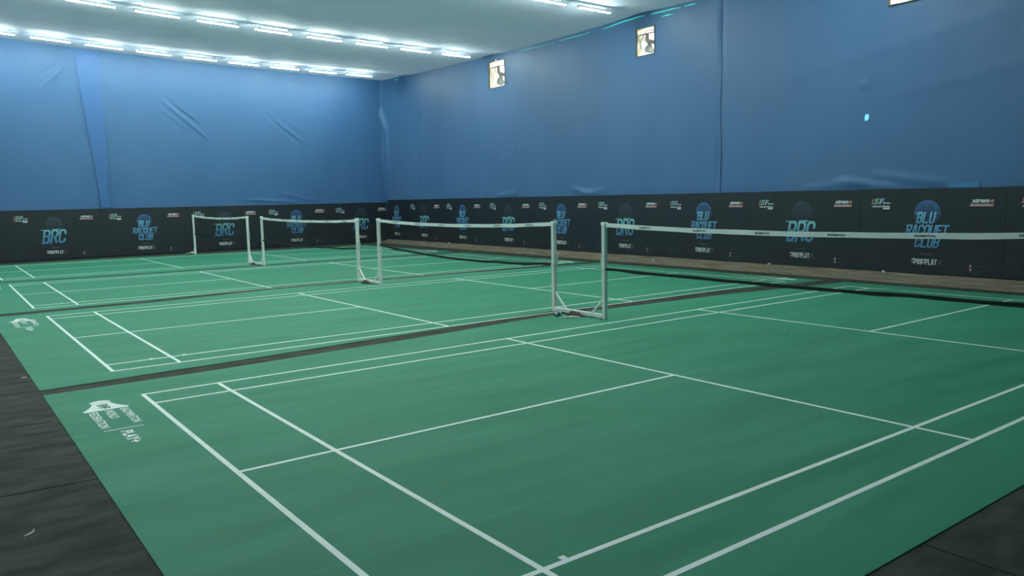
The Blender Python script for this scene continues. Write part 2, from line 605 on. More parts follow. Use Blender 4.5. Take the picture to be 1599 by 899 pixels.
HOLES = [(21.17, 22.22, 6.05, 7.03), (13.62, 14.38, 6.02, 6.83), (5.75, 6.62, 5.93, 6.85), (-2.1, -1.2, 5.93, 6.85)]
CREASE_R = [((7.7, 2.20), (6.3, 1.98), 0.05, 0.05), ((8.6, 2.02), (7.2, 2.12), 0.05, 0.03), ((6.9, 2.30), (5.2, 2.06), 0.06, 0.03), ((17.4, 2.2), (16.2, 1.98), 0.05, 0.05),
            ((16.9, 2.02), (15.9, 2.14), 0.05, 0.035), ((21.9, 2.02), (20.5, 2.12), 0.05, 0.04), ((29.0, 2.3), (28.2, 2.05), 0.05, 0.04),
            ((7.25, 4.28), (7.05, 4.36), 0.04, 0.04), ((7.02, 4.5), (7.06, 4.36), 0.03, 0.02), ((11.22, 7.0), (11.24, 4.0), 0.03, -0.05), ((11.24, 4.2), (11.32, 1.9), 0.03, -0.05),
            ((27.5, 6.6), (27.75, 2.2), 0.05, -0.04), ((31.2, 6.3), (30.8, 5.2), 0.10, 0.10), ((30.75, 5.4), (30.72, 3.0), 0.08, 0.08),
            ((20.6, 3.9), (20.75, 3.5), 0.04, 0.02), ((3.0, 5.6), (9.0, 4.7), 0.12, 0.008), ((2.0, 4.6), (6.5, 4.0), 0.14, 0.008)]
def disp_right(s, z):
    d = 0.018 * noise.noise(Vector((s * 0.35, z * 0.2, 7.3))) + 0.006 * noise.noise(Vector((s * 2.0, z * 0.7, 2.0)))
    if s > 30.2:
        d += 0.25 * ((s - 30.2) / 0.9) ** 2 * max(0.0, min(1.0, (z - 1.9) / 2.0))
    for a, b, w, amp in CREASE_R:
        d += ridge(s, z, a, b, w, amp)
    for h in HOLES:
        if h[0] - 0.35 < s < h[1] + 0.35 and h[2] - 0.35 < z < h[3] + 0.35:
            d *= 0.25
    return d
def pos_right(s, z, d):
    return (wall_x(s) + 0.06 - d, s, z)
wr = cloth('wall_right', [(-6.1, 3.2, 0.0, 0), (3.1, 11.28, 0.0, 0), (11.20, 27.62, 0.022, 1), (27.55, 31.08, 0.0, 0)], pos_right,
           lambda s: ceil_z(wall_x(s), s) + 0.03, disp_right, M_BLUE, 0.085, HOLES)
# wrong-side walls, never in the picture but part of the hall
cloth('wall_left', [(Y0 - 0.1, Y1 + 0.1, 0, 0)], lambda s, z, d: (X0 + d, s, z), lambda s: ceil_z(X0, s) + 0.03,
      lambda s, z: 0.03 * noise.noise(Vector((s * 0.5, z * 0.2, 1))), M_BLUE, 0.4)
cloth('wall_front', [(X0 - 0.1, 15.5, 0, 0)], lambda s, z, d: (s, Y0 + d, z), lambda s: ceil_z(s, Y0) + 0.03,
      lambda s, z: 0.03 * noise.noise(Vector((s * 0.5, z * 0.2, 2))), M_BLUE, 0.4)

# low cloth-covered ledge along the foot of the right wall
bm = bmesh.new()
prof = [(-0.95, -0.002), (-0.93, 0.012), (-0.86, 0.022), (-0.70, 0.030), (-0.52, 0.040), (-0.47, 0.062), (-0.38, 0.066), (-0.20, 0.085), (-0.12, 0.120), (-0.02, 0.125), (0.04, 0.128), (0.04, -0.002)]
prev = None
ny = 300
for j in range(ny + 1):
    y = -5.9 + 36.8 * j / ny
    ring = []
    for k, (dx, z) in enumerate(prof):
        f = 0 if k in (0, 11) else 1
        wob = 0.03 * noise.noise(Vector((y * 0.9, k * 0.7, 0.0))) * f
        zz = z + (0.012 * noise.noise(Vector((y * 1.4, k * 1.3, 5.0))) if 1 < k < 10 else 0)
        shrink = 1.0 - 0.15 * max(0, (y - 12) / 19)
        ring.append(bm.verts.new((wall_x(y) + dx * shrink + wob, y, zz if f else z)))
    if prev:
        for k in range(len(prof) - 1):
            bm.faces.new((prev[k], prev[k + 1], ring[k + 1], ring[k]))
    else:
        bm.faces.new(ring)
    prev = ring
bm.faces.new(prev[::-1])
bmesh.ops.recalc_face_normals(bm, faces=bm.faces)
struct(obj('trim_1', bm, M_TAN, smooth=True))

# slits of daylight under the edge of the ceiling cloth, in the right wall
SLITS = [(20.4, 18.2, 0.009, 0.35), (18.0, 16.4, 0.016, 0.5), (15.85, 14.0, 0.036, 1.0), (13.75, 12.62, 0.040, 0.9), (12.5, 12.05, 0.03, 0.7), (13.35, 12.9, 0.03, 0.6), (29.9, 29.5, 0.03, 0.5)]
for i, (a, b, h, _) in enumerate(SLITS):
    bm = bmesh.new()
    n = 14
    prev = None
    dz = 0.11 if i != 5 else 0.24
    for k in range(n + 1):
        s = a + (b - a) * k / n
        w = h * math.sin(PI * (0.08 + 0.84 * k / n)) * (0.75 + 0.6 * noise.noise(Vector((s * 4, i, 0))))
        z = ceil_z(wall_x(s), s) - dz + 0.03 * noise.noise(Vector((s * 1.5, i * 3, 1)))
        x = wall_x(s) + 0.06 - disp_right(s, z) - 0.040
        cur = [bm.verts.new((x, s, z)), bm.verts.new((x, s, z + w)), bm.verts.new((x + 0.012, s, z + w)), bm.verts.new((x + 0.012, s, z))]
        if prev:
            for q in range(4):
                bm.faces.new((prev[q], prev[(q + 1) % 4], cur[(q + 1) % 4], cur[q]))
        prev = cur
    o = obj('daylight_slit', bm, M_TEAL, wr)
bm = bmesh.new()
pts = [(7.09, 3.51), (7.02, 3.52), (7.00, 3.59), (7.01, 3.65), (7.07, 3.66), (7.10, 3.60)]
hv = []
for e in (0, 0.01):
    hv.append([bm.verts.new((wall_x(7.05) + 0.06 - disp_right(s, z) - 0.006 - e, s, z)) for s, z in pts])
bm.faces.new(hv[1])
for k in range(6):
    bm.faces.new((hv[0][k], hv[0][(k + 1) % 6], hv[1][(k + 1) % 6], hv[1][k]))
obj('torn_hole', bm, M_HOLE, wr)
# a patch sewn on above the banners
bm = bmesh.new()
prev = None
for k in range(9):
    s = 5.20 - 0.62 * k / 8
    cur = [bm.verts.new((wall_x(s) + 0.06 - disp_right(s, z) - 0.012, s, z)) for z in (1.93, 2.0, 2.06)]
    if prev:
        for q in range(2):
            bm.faces.new((prev[q], cur[q], cur[q + 1], prev[q + 1]))
    prev = cur
obj('cloth_patch', bm, mat('patch_blue', (0.05, 0.22, 0.45, 1), 0.7), wr, smooth=True)

# ------------------------------------------------------------------ court mats
ORD = ['nearest', 'second', 'third', 'farthest']
COURTS = [(0.0, 0.0, 0.0), (-0.0157, 7.545, -0.0017), (-0.0585, 15.076, -0.0110), (-0.0233, 22.809, -0.0079)]
near_edge = [[(-0.80, -0.60), (14.05, -0.58)],
             [(-0.80, 7.02), (0.8, 7.13), (3.5, 7.36), (6.7, 7.66), (10.8, 7.52), (14.1, 7.05)],
             [(-0.80, 14.60), (1.5, 14.68), (5.0, 15.20), (9.5, 15.10), (14.1, 14.70)],
             [(-0.80, 22.22), (2.9, 21.85), (7.4, 21.92), (10.9, 21.85), (14.2, 21.9)]]
far_edge = [[(-0.80, 6.75), (0.7, 6.78), (3.3, 6.97), (6.35, 7.28), (10.15, 7.06), (14.05, 6.55)],
            [(-0.80, 14.20), (1.5, 14.28), (4.8, 14.78), (9.2, 14.68), (14.1, 14.25)],
            [(-0.80, 21.95), (2.8, 21.50), (7.3, 21.55), (14.1, 21.4)],
            [(-0.80, 29.5), (4.5, 29.75), (10.1, 29.2), (14.2, 29.3)]]
MAT_T = 0.006

def interp(pl, x):
    if x <= pl[0][0]:
        return pl[0][1]
    for (a, ya), (b, yb) in zip(pl, pl[1:]):
        if x <= b:
            t = (x - a) / (b - a)
            t = t * t * (3 - 2 * t) * 0.5 + t * 0.5
            return ya + (yb - ya) * t
    return pl[-1][1]

def rect(bm, M, x0, x1, y0, y1, z0, z1):
    poly(bm, [(x0, y0), (x1, y0), (x1, y1), (x0, y1)], M, z0, z1)

def shuttle_logo(bm, bmt, M):
    """flat printed emblem: cap, flared skirt, three lines of words, rule and one more word; local x reads along the print"""
    cap = []
    for k in range(13):
        a = PI / 2 + PI * k / 12
        cap.append((0.10 + 0.09 * math.cos(a), 0.0 + 0.095 * math.sin(a)))
    poly(bm, cap, M, 0, 0.0012)
    sk = [(0.115, 0.08), (0.19, 0.092), (0.27, 0.118), (0.34, 0.155), (0.40, 0.195), (0.43, 0.20), (0.445, 0.185), (0.445, -0.185), (0.43, -0.20), (0.40, -0.195), (0.34, -0.155), (0.27, -0.118), (0.19, -0.092), (0.115, -0.08)]
    poly(bm, sk, M, 0, 0.0012)
    text(bmt, 'BWF', M, 0.10, 0.19, 0.20, -0.05, bold=0.03, z0=0.0012)
    text(bm, 'BADMINTON', M, 0.078, 0.62, 0.48, 0.105, bold=0.015)
    text(bm, 'WORLD', M, 0.078, 0.35, 0.48, -0.03, bold=0.015)
    text(bm, 'FEDERATION', M, 0.078, 0.66, 0.48, -0.165, bold=0.015)
    rect(bm, M, 1.235, 1.25, -0.16, 0.16, 0, 0.0012)
    text(bm, 'PLAY+', M, 0.10, 0.42, 1.34, -0.05, bold=0.03)

for c, (ox, oy, th) in enumerate(COURTS):
    root = thing('court_mat', '%s green badminton court mat%s' % (
        ORD[c], [', spread across the foreground with its corner emblem at left', ' from the camera, beyond the first dark gap', ' from the camera, between the two thinner dark gaps', ', running along the foot of the back wall'][c]),
        'court mat', (ox, oy, 0), th, 'green badminton court mats')
    Mi = Matrix.Rotation(-th, 4, 'Z') @ Matrix.Translation((-ox, -oy, 0))
    bm = bmesh.new()
    top, bot = [], []
    ring = []
    n = 60
    for k in range(n + 1):
        x = -0.80 + 14.88 * k / n
        ring.append((x, interp(near_edge[c], x)))
    ring2 = []
    for k in range(n + 1):
        x = -0.80 + 14.88 * k / n
        ring2.append((x, interp(far_edge[c], x)))
    va = [bm.verts.new(Mi @ Vector((x, y, MAT_T))) for x, y in ring]
    vb = [bm.verts.new(Mi @ Vector((x, y, MAT_T))) for x, y in ring2]
    la = [bm.verts.new(Mi @ Vector((x, y, 0.0))) for x, y in ring]
    lb = [bm.verts.new(Mi @ Vector((x, y, 0.0))) for x, y in ring2]
    for k in range(n):
        bm.faces.new((va[k], va[k + 1], vb[k + 1], vb[k]))
        bm.faces.new((la[k], la[k + 1], va[k + 1], va[k]))
        bm.faces.new((vb[k], vb[k + 1], lb[k + 1], lb[k]))
    bm.faces.new((la[0], va[0], vb[0], lb[0]))
    bm.faces.new((va[n], la[n], lb[n], vb[n]))
    obj('vinyl_sheet', bm, M_MAT, root)
    I = Matrix.Translation((0, 0, MAT_T))
    t = 0.0012
    W = 0.04
    segs = [(0, 13.4, 0, W), (0, 13.4, 6.1 - W, 6.1), (0, 13.4, 0.46, 0.46 + W), (0, 13.4, 5.64 - W, 5.64),
            (0, W, 0, 6.1), (13.4 - W, 13.4, 0, 6.1), (0.76, 0.76 + W, 0, 6.1), (12.64 - W, 12.64, 0, 6.1),
            (4.68, 4.72, 0, 6.1), (8.68, 8.72, 0, 6.1), (0, 4.70, 3.03, 3.07), (8.70, 13.4, 3.03, 3.07),
            (0.93, 0.97, 0.5, 0.54), (0.53, 0.57, 0.5, 0.54), (12.43, 12.47, 5.56, 5.60), (12.83, 12.87, 5.56, 5.60)]
    bm = bmesh.new()
    for i, (a, b, d, e) in enumerate(segs):
        zt = t + 0.00006 * i
        if b - a > e - d:      # keep long lines in short lengths
            poly(bm, [(a, d), (b, d), (b, e), (a, e)], I, 0, zt)
        else:
            poly(bm, [(a, d), (b, d), (b, e), (a, e)], I, 0, zt)
    obj('court_lines', bm, M_LINE, root)
    for end in (0, 1):
        bm, bt = bmesh.new(), bmesh.new()
        ML = Matrix.Translation((-0.39, 6.10, MAT_T)) @ Matrix.Rotation(-PI / 2, 4, 'Z')
        if end:
            ML = Matrix.Translation((13.4, 6.1, 0)) @ Matrix.Rotation(PI, 4, 'Z') @ ML
        shuttle_logo(bm, bt, ML)
        lo = obj('emblem_print', bm, M_LINE, root)
        lo['label'] = 'white shuttlecock emblem with words printed on the mat corner'
        obj('emblem_letters', bt, M_MAT, lo)

# ------------------------------------------------------------------ banners
PW = 3.06
PH = 1.83
def wave(x, z, seed):
    e = max(0.0, 1 - (x / 1.5) ** 4)
    return 0.004 * e * noise.noise(Vector((x * 1.1, z * 0.6, seed)))

GLYPH = {
    'B': [[(0, 0), (0, 1), (.75, 1), (1, .88), (1, .64), (.8, .52), (0, .52)], [(.8, .52), (1, .40), (1, .12), (.75, 0), (0, 0)]],
    'R': [[(0, 0), (0, 1), (.75, 1), (1, .88), (1, .60), (.75, .48), (0, .48)], [(.55, .48), (1, 0)]],
    'C': [[(1, .73), (1, .88), (.75, 1), (.25, 1), (0, .88), (0, .12), (.25, 0), (.75, 0), (1, .12), (1, .25)]],
    'L': [[(0, 1), (0, 0), (1, 0)]],
    'U': [[(0, 1), (0, .12), (.25, 0), (.75, 0), (1, .12), (1, 1)]],
    'A': [[(0, 0), (.38, 1), (.62, 1), (1, 0)], [(.14, .28), (.86, .28)]],
    'Q': [[(.25, 0), (0, .12), (0, .88), (.25, 1), (.75, 1), (1, .88), (1, .12), (.75, 0), (.25, 0), (0, .12)], [(.62, .2), (.95, -.14)]],
    'O': [[(.25, 0), (0, .12), (0, .88), (.25, 1), (.75, 1), (1, .88), (1, .12), (.75, 0), (.25, 0), (0, .12)]],
    'E': [[(1, 1), (0, 1), (0, 0), (1, 0)], [(0, .5), (.85, .5)]],
    'T': [[(-.1, 1), (1.1, 1)], [(.5, 1), (.5, 0)]],
    'P': [[(0, 0), (0, 1), (.75, 1), (1, .88), (1, .56), (.75, .44), (0, .44)]],
    'Y': [[(0, 1), (.5, .42), (1, 1)], [(.5, .42), (.5, 0)]],
}
def block_text(bm, s, T, x, y, height, width, t, shear=0.2, th=0.0015):
    """condensed block capitals drawn as strokes of width t; width is the length of the whole line"""
    n = len(s)
    pitch = (width - shear * height) / n
    gw = pitch - t * 1.35
    hh = height - t
    for i, ch in enumerate(s):
        gx = x + i * pitch + t / 2
        for st in GLYPH[ch]:
            P = [Vector((gx + px * gw, y + t / 2 + py * hh)) for px, py in st]
            left, right = [], []
            for k in range(len(P)):
                d0 = (P[k] - P[k - 1]).normalized() if k > 0 else None
                d1 = (P[k + 1] - P[k]).normalized() if k < len(P) - 1 else None
                a, b = P[k].copy(), P[k].copy()
                if d0 is None or d1 is None:
                    d = d1 if d0 is None else d0
                    nrm = Vector((-d.y, d.x)) * (t / 2)
                    if d0 is None:
                        a -= d * t * 0.5
                        b -= d * t * 0.5
                    else:
                        a += d * t * 0.5
                        b += d * t * 0.5
                else:
                    n0, n1 = Vector((-d0.y, d0.x)), Vector((-d1.y, d1.x))
                    m = (n0 + n1).normalized()
                    nrm = m * (t / 2) / max(0.5, m.dot(n0))
                left.append(a + nrm)
                right.append(b - nrm)
            for k in range(len(P) - 1):
                q = [left[k], left[k + 1], right[k + 1], right[k]]
                bm.faces.new([bm.verts.new(T @ Vector((v.x + shear * (v.y - y), v.y, th))) for v in q[::-1]])

def banner(kind, x0, x1, seed, parts):
    """local x runs along the wall as one reads, z up, y into the wall"""
    root = thing('banner', 'dark banner', 'banner')
    bm = bmesh.new()
    nx, nz = max(4, int((x1 - x0) / 0.12)), 14
    g = []
    for i in range(nx + 1):
        x = x0 + (x1 - x0) * i / nx
        col = []
        for j in range(nz + 1):
            z = PH * j / nz
            e = 0.012 * noise.noise(Vector((x * 0.8 + seed, 0, 5))) if j == nz else 0
            if j == 0:
                e = 0.015 * noise.noise(Vector((x * 1.1 + seed, 0, 9)))
            col.append((x, wave(x, z, seed), z + e))
        g.append(col)
    F = [[bm.verts.new(p) for p in c] for c in g]
    B = [[bm.verts.new((p[0], p[1] + 0.004, p[2])) for p in c] for c in g]
    for i in range(nx):
        for j in range(nz):
            bm.faces.new((F[i][j], F[i + 1][j], F[i + 1][j + 1], F[i][j + 1]))
            bm.faces.new((B[i][j], B[i][j + 1], B[i + 1][j + 1], B[i + 1][j]))
        bm.faces.new((F[i][0], B[i][0], B[i + 1][0], F[i + 1][0]))
        bm.faces.new((F[i][nz], F[i + 1][nz], B[i + 1][nz], B[i][nz]))
    for j in range(nz):
        bm.faces.new((F[0][j], F[0][j + 1], B[0][j + 1], B[0][j]))
        bm.faces.new((F[nx][j], B[nx][j], B[nx][j + 1], F[nx][j + 1]))
    obj('sheet', bm, M_BANNER, root, smooth=False)
    # prints stand a hair in front of the sheet; text plane: x -> x, y -> z, normal -> -y
    T = Matrix(((1, 0, 0, 0), (0, 0, -1, -0.0055), (0, 1, 0, 0), (0, 0, 0, 1)))
    bm = bmesh.new()
    circ = [(0.0 + 0.285 * math.cos(2 * PI * k / 40), 1.295 + 0.285 * math.sin(2 * PI * k / 40)) for k in range(40)]
    poly(bm, circ, T, -0.001, 0.0)
    obj('ball_print', bm, M_BALL_BLUE if kind == 'words' else M_BALL_GREY, root)
    bm = bmesh.new()
    if kind == 'words':
        block_text(bm, 'BLU', T, -0.24, 1.085, 0.245, 0.45, 0.036)
        block_text(bm, 'RACQUET', T, -0.46, 0.825, 0.23, 0.94, 0.032)
        block_text(bm, 'CLUB', T, -0.26, 0.565, 0.235, 0.57, 0.036)
        rect(bm, T, -0.25, -0.10, 1.285, 1.305, 0, 0.0015)
        rect(bm, T, -0.45, -0.30, 1.025, 1.045, 0, 0.0015)
        rect(bm, T, 0.30, 0.46, 1.030, 1.045, 0, 0.0015)
        rect(bm, T, -0.27, -0.12, 0.77, 0.785, 0, 0.0015)
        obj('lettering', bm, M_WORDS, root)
    else:
        block_text(bm, 'BRC', T, -0.43, 0.60, 0.50, 0.86, 0.062, 0.18)
        rect(bm, T, -0.44, -0.22, 1.075, 1.10, 0, 0.0015)
        rect(bm, T, -0.45, -0.12, 0.585, 0.605, 0, 0.0015)
        rect(bm, T, -0.06, 0.20, 1.085, 1.115, 0, 0.0015)
        obj('lettering', bm, M_INIT, root)
    bm = bmesh.new()
    text(bm, 'Powered By', T, 0.038, 0.26, -0.12, 0.415, bold=0.0)
    obj('small_lettering', bm, M_GREY, root)
    bm = bmesh.new()
    block_text(bm, 'PRO', T, -0.245, 0.20, 0.125, 0.20, 0.022, 0.1)
    block_text(bm, 'PLAY', T, -0.01, 0.20, 0.125, 0.255, 0.022, 0.0)
    for xa in (-0.31, -0.065):
        poly(bm, [(xa, 0.285), (xa + 0.03, 0.325), (xa + 0.11, 0.325), (xa + 0.10, 0.30), (xa + 0.05, 0.295)], T, 0, 0.0016)
        poly(bm, [(xa - 0.0, 0.225), (xa + 0.03, 0.255), (xa + 0.08, 0.255), (xa + 0.07, 0.235)], T, 0, 0.0016)
    sp = obj('sponsor_lettering', bm, M_WHITE, root)
    bm = bmesh.new()
    for a, b in (((0.25, 0.325), (0.36, 0.185)), ((0.355, 0.325), (0.245, 0.20))):
        dx = 0.014
        poly(bm, [(a[0], a[1]), (a[0] + dx, a[1]), (b[0] + dx, b[1]), (b[0], b[1])], T, 0, 0.0016)
    obj('cross_mark', bm, M_GREY, sp)
    if 'left' in parts:
        bw, br, bg, bb = bmesh.new(), bmesh.new(), bmesh.new(), bmesh.new()
        x = -1.25
        text(br, 'i', T, 0.125, 0.05, x, 1.50, bold=0.05, shear=0.25)
        text(bg, 'S', T, 0.125, 0.115, x + 0.065, 1.50, bold=0.03, shear=0.25)
        text(bb, 'F', T, 0.125, 0.11, x + 0.19, 1.50, bold=0.03, shear=0.25)
        text(bw, 'iSF', T, 0.128, 0.0 or 0.31, x - 0.004, 1.498, bold=0.0, shear=0.25, th=0.0010)
        text(bw, 'fitness', T, 0.042, 0.17, x + 0.27, 1.505, bold=0.03, shear=0.2)
        text(bw, 'multi sports flooring', T, 0.045, 0.40, x + 0.02, 1.43, bold=0.05)
        rect(bw, T, x + 0.27, x + 0.42, 1.385, 1.42, 0, 0.0012)
        ro = obj('corner_logo', bw, M_WHITE, root)
        obj('logo_letter', br, M_RED, ro)
        obj('logo_letter', bg, M_GREEN, ro)
        obj('logo_letter', bb, M_PBLUE, ro)
        bm = bmesh.new()
        text(bm, 'Book Online Now', T, 0.036, 0.36, -1.28, 0.225, bold=0.0)
        obj('small_lettering', bm, M_DIM, root)
        bm = bmesh.new()
        text(bm, 'www.proplayx.in', T, 0.032, 0.30, -1.28, 0.165, bold=0.0)
        obj('small_lettering', bm, M_DIM, root)
    if 'right' in parts:
        bw, br = bmesh.new(), bmesh.new()
        x = 0.88
        text(bw, 'xtrem', T, 0.095, 0.35, x, 1.515, bold=0.05, shear=0.25)
        text(br, 'e', T, 0.095, 0.075, x + 0.36, 1.515, bold=0.05, shear=0.25)
        rect(br, T, x - 0.02, x + 0.43, 1.44, 1.495, 0, 0.0012)
        text(bw, 'Sports Flooring Systems', T, 0.022, 0.38, x, 1.457, bold=0.02, z0=0.001)
        ro = obj('corner_logo', bw, M_WHITE, root)
        obj('logo_letter', br, M_RED, ro)
        for zz, word, ww in ((0.195, 'Pro.PlayX', 0.22), (0.120, 'bluracquetclub', 0.34)):
            bm, b2 = bmesh.new(), bmesh.new()
            rect(b2, T, 0.90, 0.945, zz, zz + 0.05, 0, 0.0012)
            obj('social_icon', b2, M_PINK, root)
            text(bm, word, T, 0.035, ww, 0.98, zz + 0.01, bold=0.0)
            obj('small_lettering', bm, M_DIM, root)
    return root

protos = {}
BASEMAT = {}
def place_banner(kind, x0, x1, parts, loc, rz, label, group, key=None):
    key = key or (kind, parts)
    if key in protos:
        o = dup(protos[key], loc, rz)
    else:
        o = banner(kind, x0, x1, len(protos) * 3.7, parts)
        o.location = loc
        o.rotation_euler = (0, 0, rz)
        protos[key] = o
    tag(o, label, 'banner', group)
    return o

RZ = -PI / 2 - 0.023
NUM = ['first', 'second', 'third', 'fourth', 'fifth', 'sixth', 'seventh', 'eighth', 'ninth', 'tenth', 'eleventh', 'twelfth', 'thirteenth']
right_c = [(29.94, 'words'), (27.35, 'initials'), (24.20, 'words'), (20.98, 'initials'), (17.88, 'words'), (14.76, 'initials'), (11.67, 'words'),
           (8.60, 'initials'), (5.56, 'words'), (2.50, 'initials'), (-0.56, 'words'), (-3.62, 'initials')]
desc = {'words': 'three stacked words', 'initials': 'three big initials'}
G_R = 'dark banners along the right wall'
G_B = 'dark banners along the back wall'
for i, (y, kind) in enumerate(right_c):
    lft = (right_c[i - 1][0] - y) / 2 if i else 0.92
    rgt = (y - right_c[i + 1][0]) / 2 if i + 1 < len(right_c) else 1.5
    loc = (wall_x(y) - 0.060, y, 0.135)
    lab = 'narrow dark banner with %s, first on the right wall from the corner' % desc[kind] if i == 0 else \
          'dark banner with %s, %s on the right wall from the corner' % (desc[kind], NUM[i])
    place_banner(kind, -lft + 0.002, rgt - 0.002, '' if i == 0 else 'left right', loc, RZ, lab, G_R, ('right', i))
back_c = [(14.74, 'initials'), (11.63, 'words'), (8.52, 'initials'), (5.41, 'words'), (2.30, 'initials'), (-0.81, 'words'), (-3.92, 'initials')]
for i, (x, kind) in enumerate(back_c):
    place_banner(kind, -1.5535, 1.36 if i == 0 else 1.5535, 'left right', (x, Y1 - 0.045, 0.03), 0,
                 'dark banner with %s, %s on the back wall from the corner' % (desc[kind], NUM[i]), G_B, (kind, 'back', i == 0))

# ------------------------------------------------------------------ exhaust fans in the right wall
def fan(y0, y1, z0, z1, label):
    w, h = y1 - y0, z1 - z0
    cy, cz = (y0 + y1) / 2, (z0 + z1) / 2
    root = thing('exhaust_fan', label, 'fan', (wall_x(cy) + 0.05, cy, z0), RZ, 'exhaust fans high in the right wall')
    # local x along the wall, y outwards, z up, origin at the bottom middle
    bm = bmesh.new()
    f = 0.018
    for a in ((-w / 2 - 0.01, -w / 2 + f, 0, h), (w / 2 - f, w / 2 + 0.01, 0, h), (-w / 2 + f, w / 2 - f, 0, f), (-w / 2 + f, w / 2 - f, h - f, h)):
        box(bm, a[0], a[1], -0.03, 0.03, a[2], a[3])
    obj('frame', bm, M_FANF, root)
    bm = bmesh.new()           # square wall sleeve and the round shroud in it
    for a in ((-w / 2, -w / 2 + 0.012, 0, h), (w / 2 - 0.012, w / 2, 0, h), (-w / 2, w / 2, 0, 0.012), (-w / 2, w / 2, h - 0.012, h)):
        box(bm, a[0], a[1], 0.03, 0.40, a[2], a[3])
    R = min(w, h) * 0.43
    n = 40
    a1 = [bm.verts.new((R * math.cos(2 * PI * k / n), 0.16, h / 2 + R * math.sin(2 * PI * k / n))) for k in range(n)]
    a2 = [bm.verts.new((R * math.cos(2 * PI * k / n), 0.30, h / 2 + R * math.sin(2 * PI * k / n))) for k in range(n)]
    R2 = R + 0.035
    a3 = [bm.verts.new((R2 * math.cos(2 * PI * k / n), 0.16, h / 2 + R2 * math.sin(2 * PI * k / n))) for k in range(n)]
    a4 = [bm.verts.new((R2 * math.cos(2 * PI * k / n), 0.30, h / 2 + R2 * math.sin(2 * PI * k / n))) for k in range(n)]
    for k in range(n):
        k2 = (k + 1) % n
        bm.faces.new((a1[k], a1[k2], a2[k2], a2[k]))
        bm.faces.new((a3[k], a1[k], a1[k2], a3[k2]))
        bm.faces.new((a4[k], a2[k], a2[k2], a4[k2]))
        bm.faces.new((a3[k], a3[k2], a4[k2], a4[k]))
    obj('shroud', bm, M_FANW, root)
    bm = bmesh.new()
    for zz in (h * 0.80,):
        beam(bm, (-w / 2 + 0.012, 0.12, zz), (w / 2 - 0.012, 0.12, zz), 0.03)
    beam(bm, (-0.03, 0.12, h * 0.5), (-0.03, 0.12, h * 0.8), 0.025)
    obj('motor_bracket', bm, M_FANF, root)
    bm = bmesh.new()
    lathe(bm, [(0.02, -0.10), (0.075, -0.09), (0.085, -0.02), (0.085, 0.08), (0.05, 0.10)], 20)
    bmesh.ops.transform(bm, matrix=Matrix.Translation((0, 0.20, h / 2)) @ Matrix.Rotation(-PI / 2, 4, 'X'), verts=bm.verts)
    obj('motor', bm, mat('motor_grey', (0.27, 0.28, 0.28, 1), 0.4), root, smooth=True)
    for b in range(3):
        bm = bmesh.new()
        base = -PI / 2 - 0.45 + b * 2 * PI / 3
        g = []
        for i in range(8):
            r = 0.07 + (R * 0.94 - 0.07) * i / 7
            spread = 0.55 * math.sin(PI * (0.15 + 0.62 * i / 7)) + 0.1
            row = []
            for j in range(7):
                t = j / 6 - 0.5
                a = base + 2 * spread * t + 0.25 * i / 7
                row.append(bm.verts.new((r * math.cos(a), 0.21 + 0.10 * t, h / 2 + r * math.sin(a))))
            g.append(row)
        for i in range(7):
            for j in range(6):
                bm.faces.new((g[i][j], g[i + 1][j], g[i + 1][j + 1], g[i][j + 1]))
        bmesh.ops.solidify(bm, geom=list(bm.faces), thickness=0.006)
        obj('blade', bm, M_FANB, root, smooth=True)
    return root
fan(*HOLES[0], 'square exhaust fan letting in daylight, the one nearest the room corner')
fan(*HOLES[1], 'square exhaust fan letting in daylight, below the teal slit of light')
fan(*HOLES[2], 'exhaust fan at the top edge of the photo, right of the long wall seam')
fan(*HOLES[3], 'exhaust fan of the right wall nearest the camera side')

# ------------------------------------------------------------------ tube lights
def tube_light():
    root = thing('tube_light', 'x', 'light')
    bm = bmesh.new()
    box(bm, -0.62, 0.62, -0.024, 0.024, 0.014, 0.060)
    bevel(bm, 0.004, 1)
    obj('housing', bm, M_HOUSE, root)
    bm = bmesh.new()
    tube(bm, [(-0.605, 0, 0.012), (0.605, 0, 0.012)], 0.023, 12)
    obj('diffuser', bm, M_TUBE, root, smooth=True)
    for s in (-1, 1):
        bm = bmesh.new()
        box(bm, s * 0.6075 - 0.012, s * 0.6075 + 0.012, -0.025, 0.025, -0.014, 0.062)
        obj('end_cap', bm, M_HOUSE, root)
    for s in (-1, 1):
        bm = bmesh.new()
        tube(bm, [(s * 0.45, 0, 0.055), (s * 0.45, 0, 0.20)], 0.004, 6)
        obj('hanger', bm, M_STEEL, root)
    return root

ROWS = [('back wall row', 29.25, [2.48 + 1.66 * k for k in range(-5, 8)], 'tube lights in the row by the back wall'),
        ('middle row', 22.15, [4.30 + 1.70 * k for k in range(-6, 7)], 'tube lights in the middle row'),
        ('row above the second gap', 14.15, [13.93 - 1.66 * k for k in range(11, -1, -1)], 'tube lights in the row nearer the camera'),
        ('row above the first gap', 7.05, [13.93 - 1.66 * k for k in range(11, -1, -1)], 'tube lights in the row over the first court gap')]
proto_l = None
for rn, y, xsr, grp in ROWS:
    nn = len(xsr)
    for i, x in enumerate(xsr):
        if proto_l is None:
            proto_l = o = tube_light()
        else:
            o = dup(proto_l)
        slope = math.atan((sag(x + 0.5, y) - sag(x - 0.5, y)))
        zc = sag(x, y) + 0.05
        o.location = (x, y, zc - 0.17)
        o.rotation_euler = (0, -slope, 0)
        fr = nn - i
        pos = 'at the corner end' if fr == 1 else '%s from the corner end' % NUM[fr - 1]
        tag(o, 'white LED tube light, %s, %s' % (pos, rn), 'light', grp)

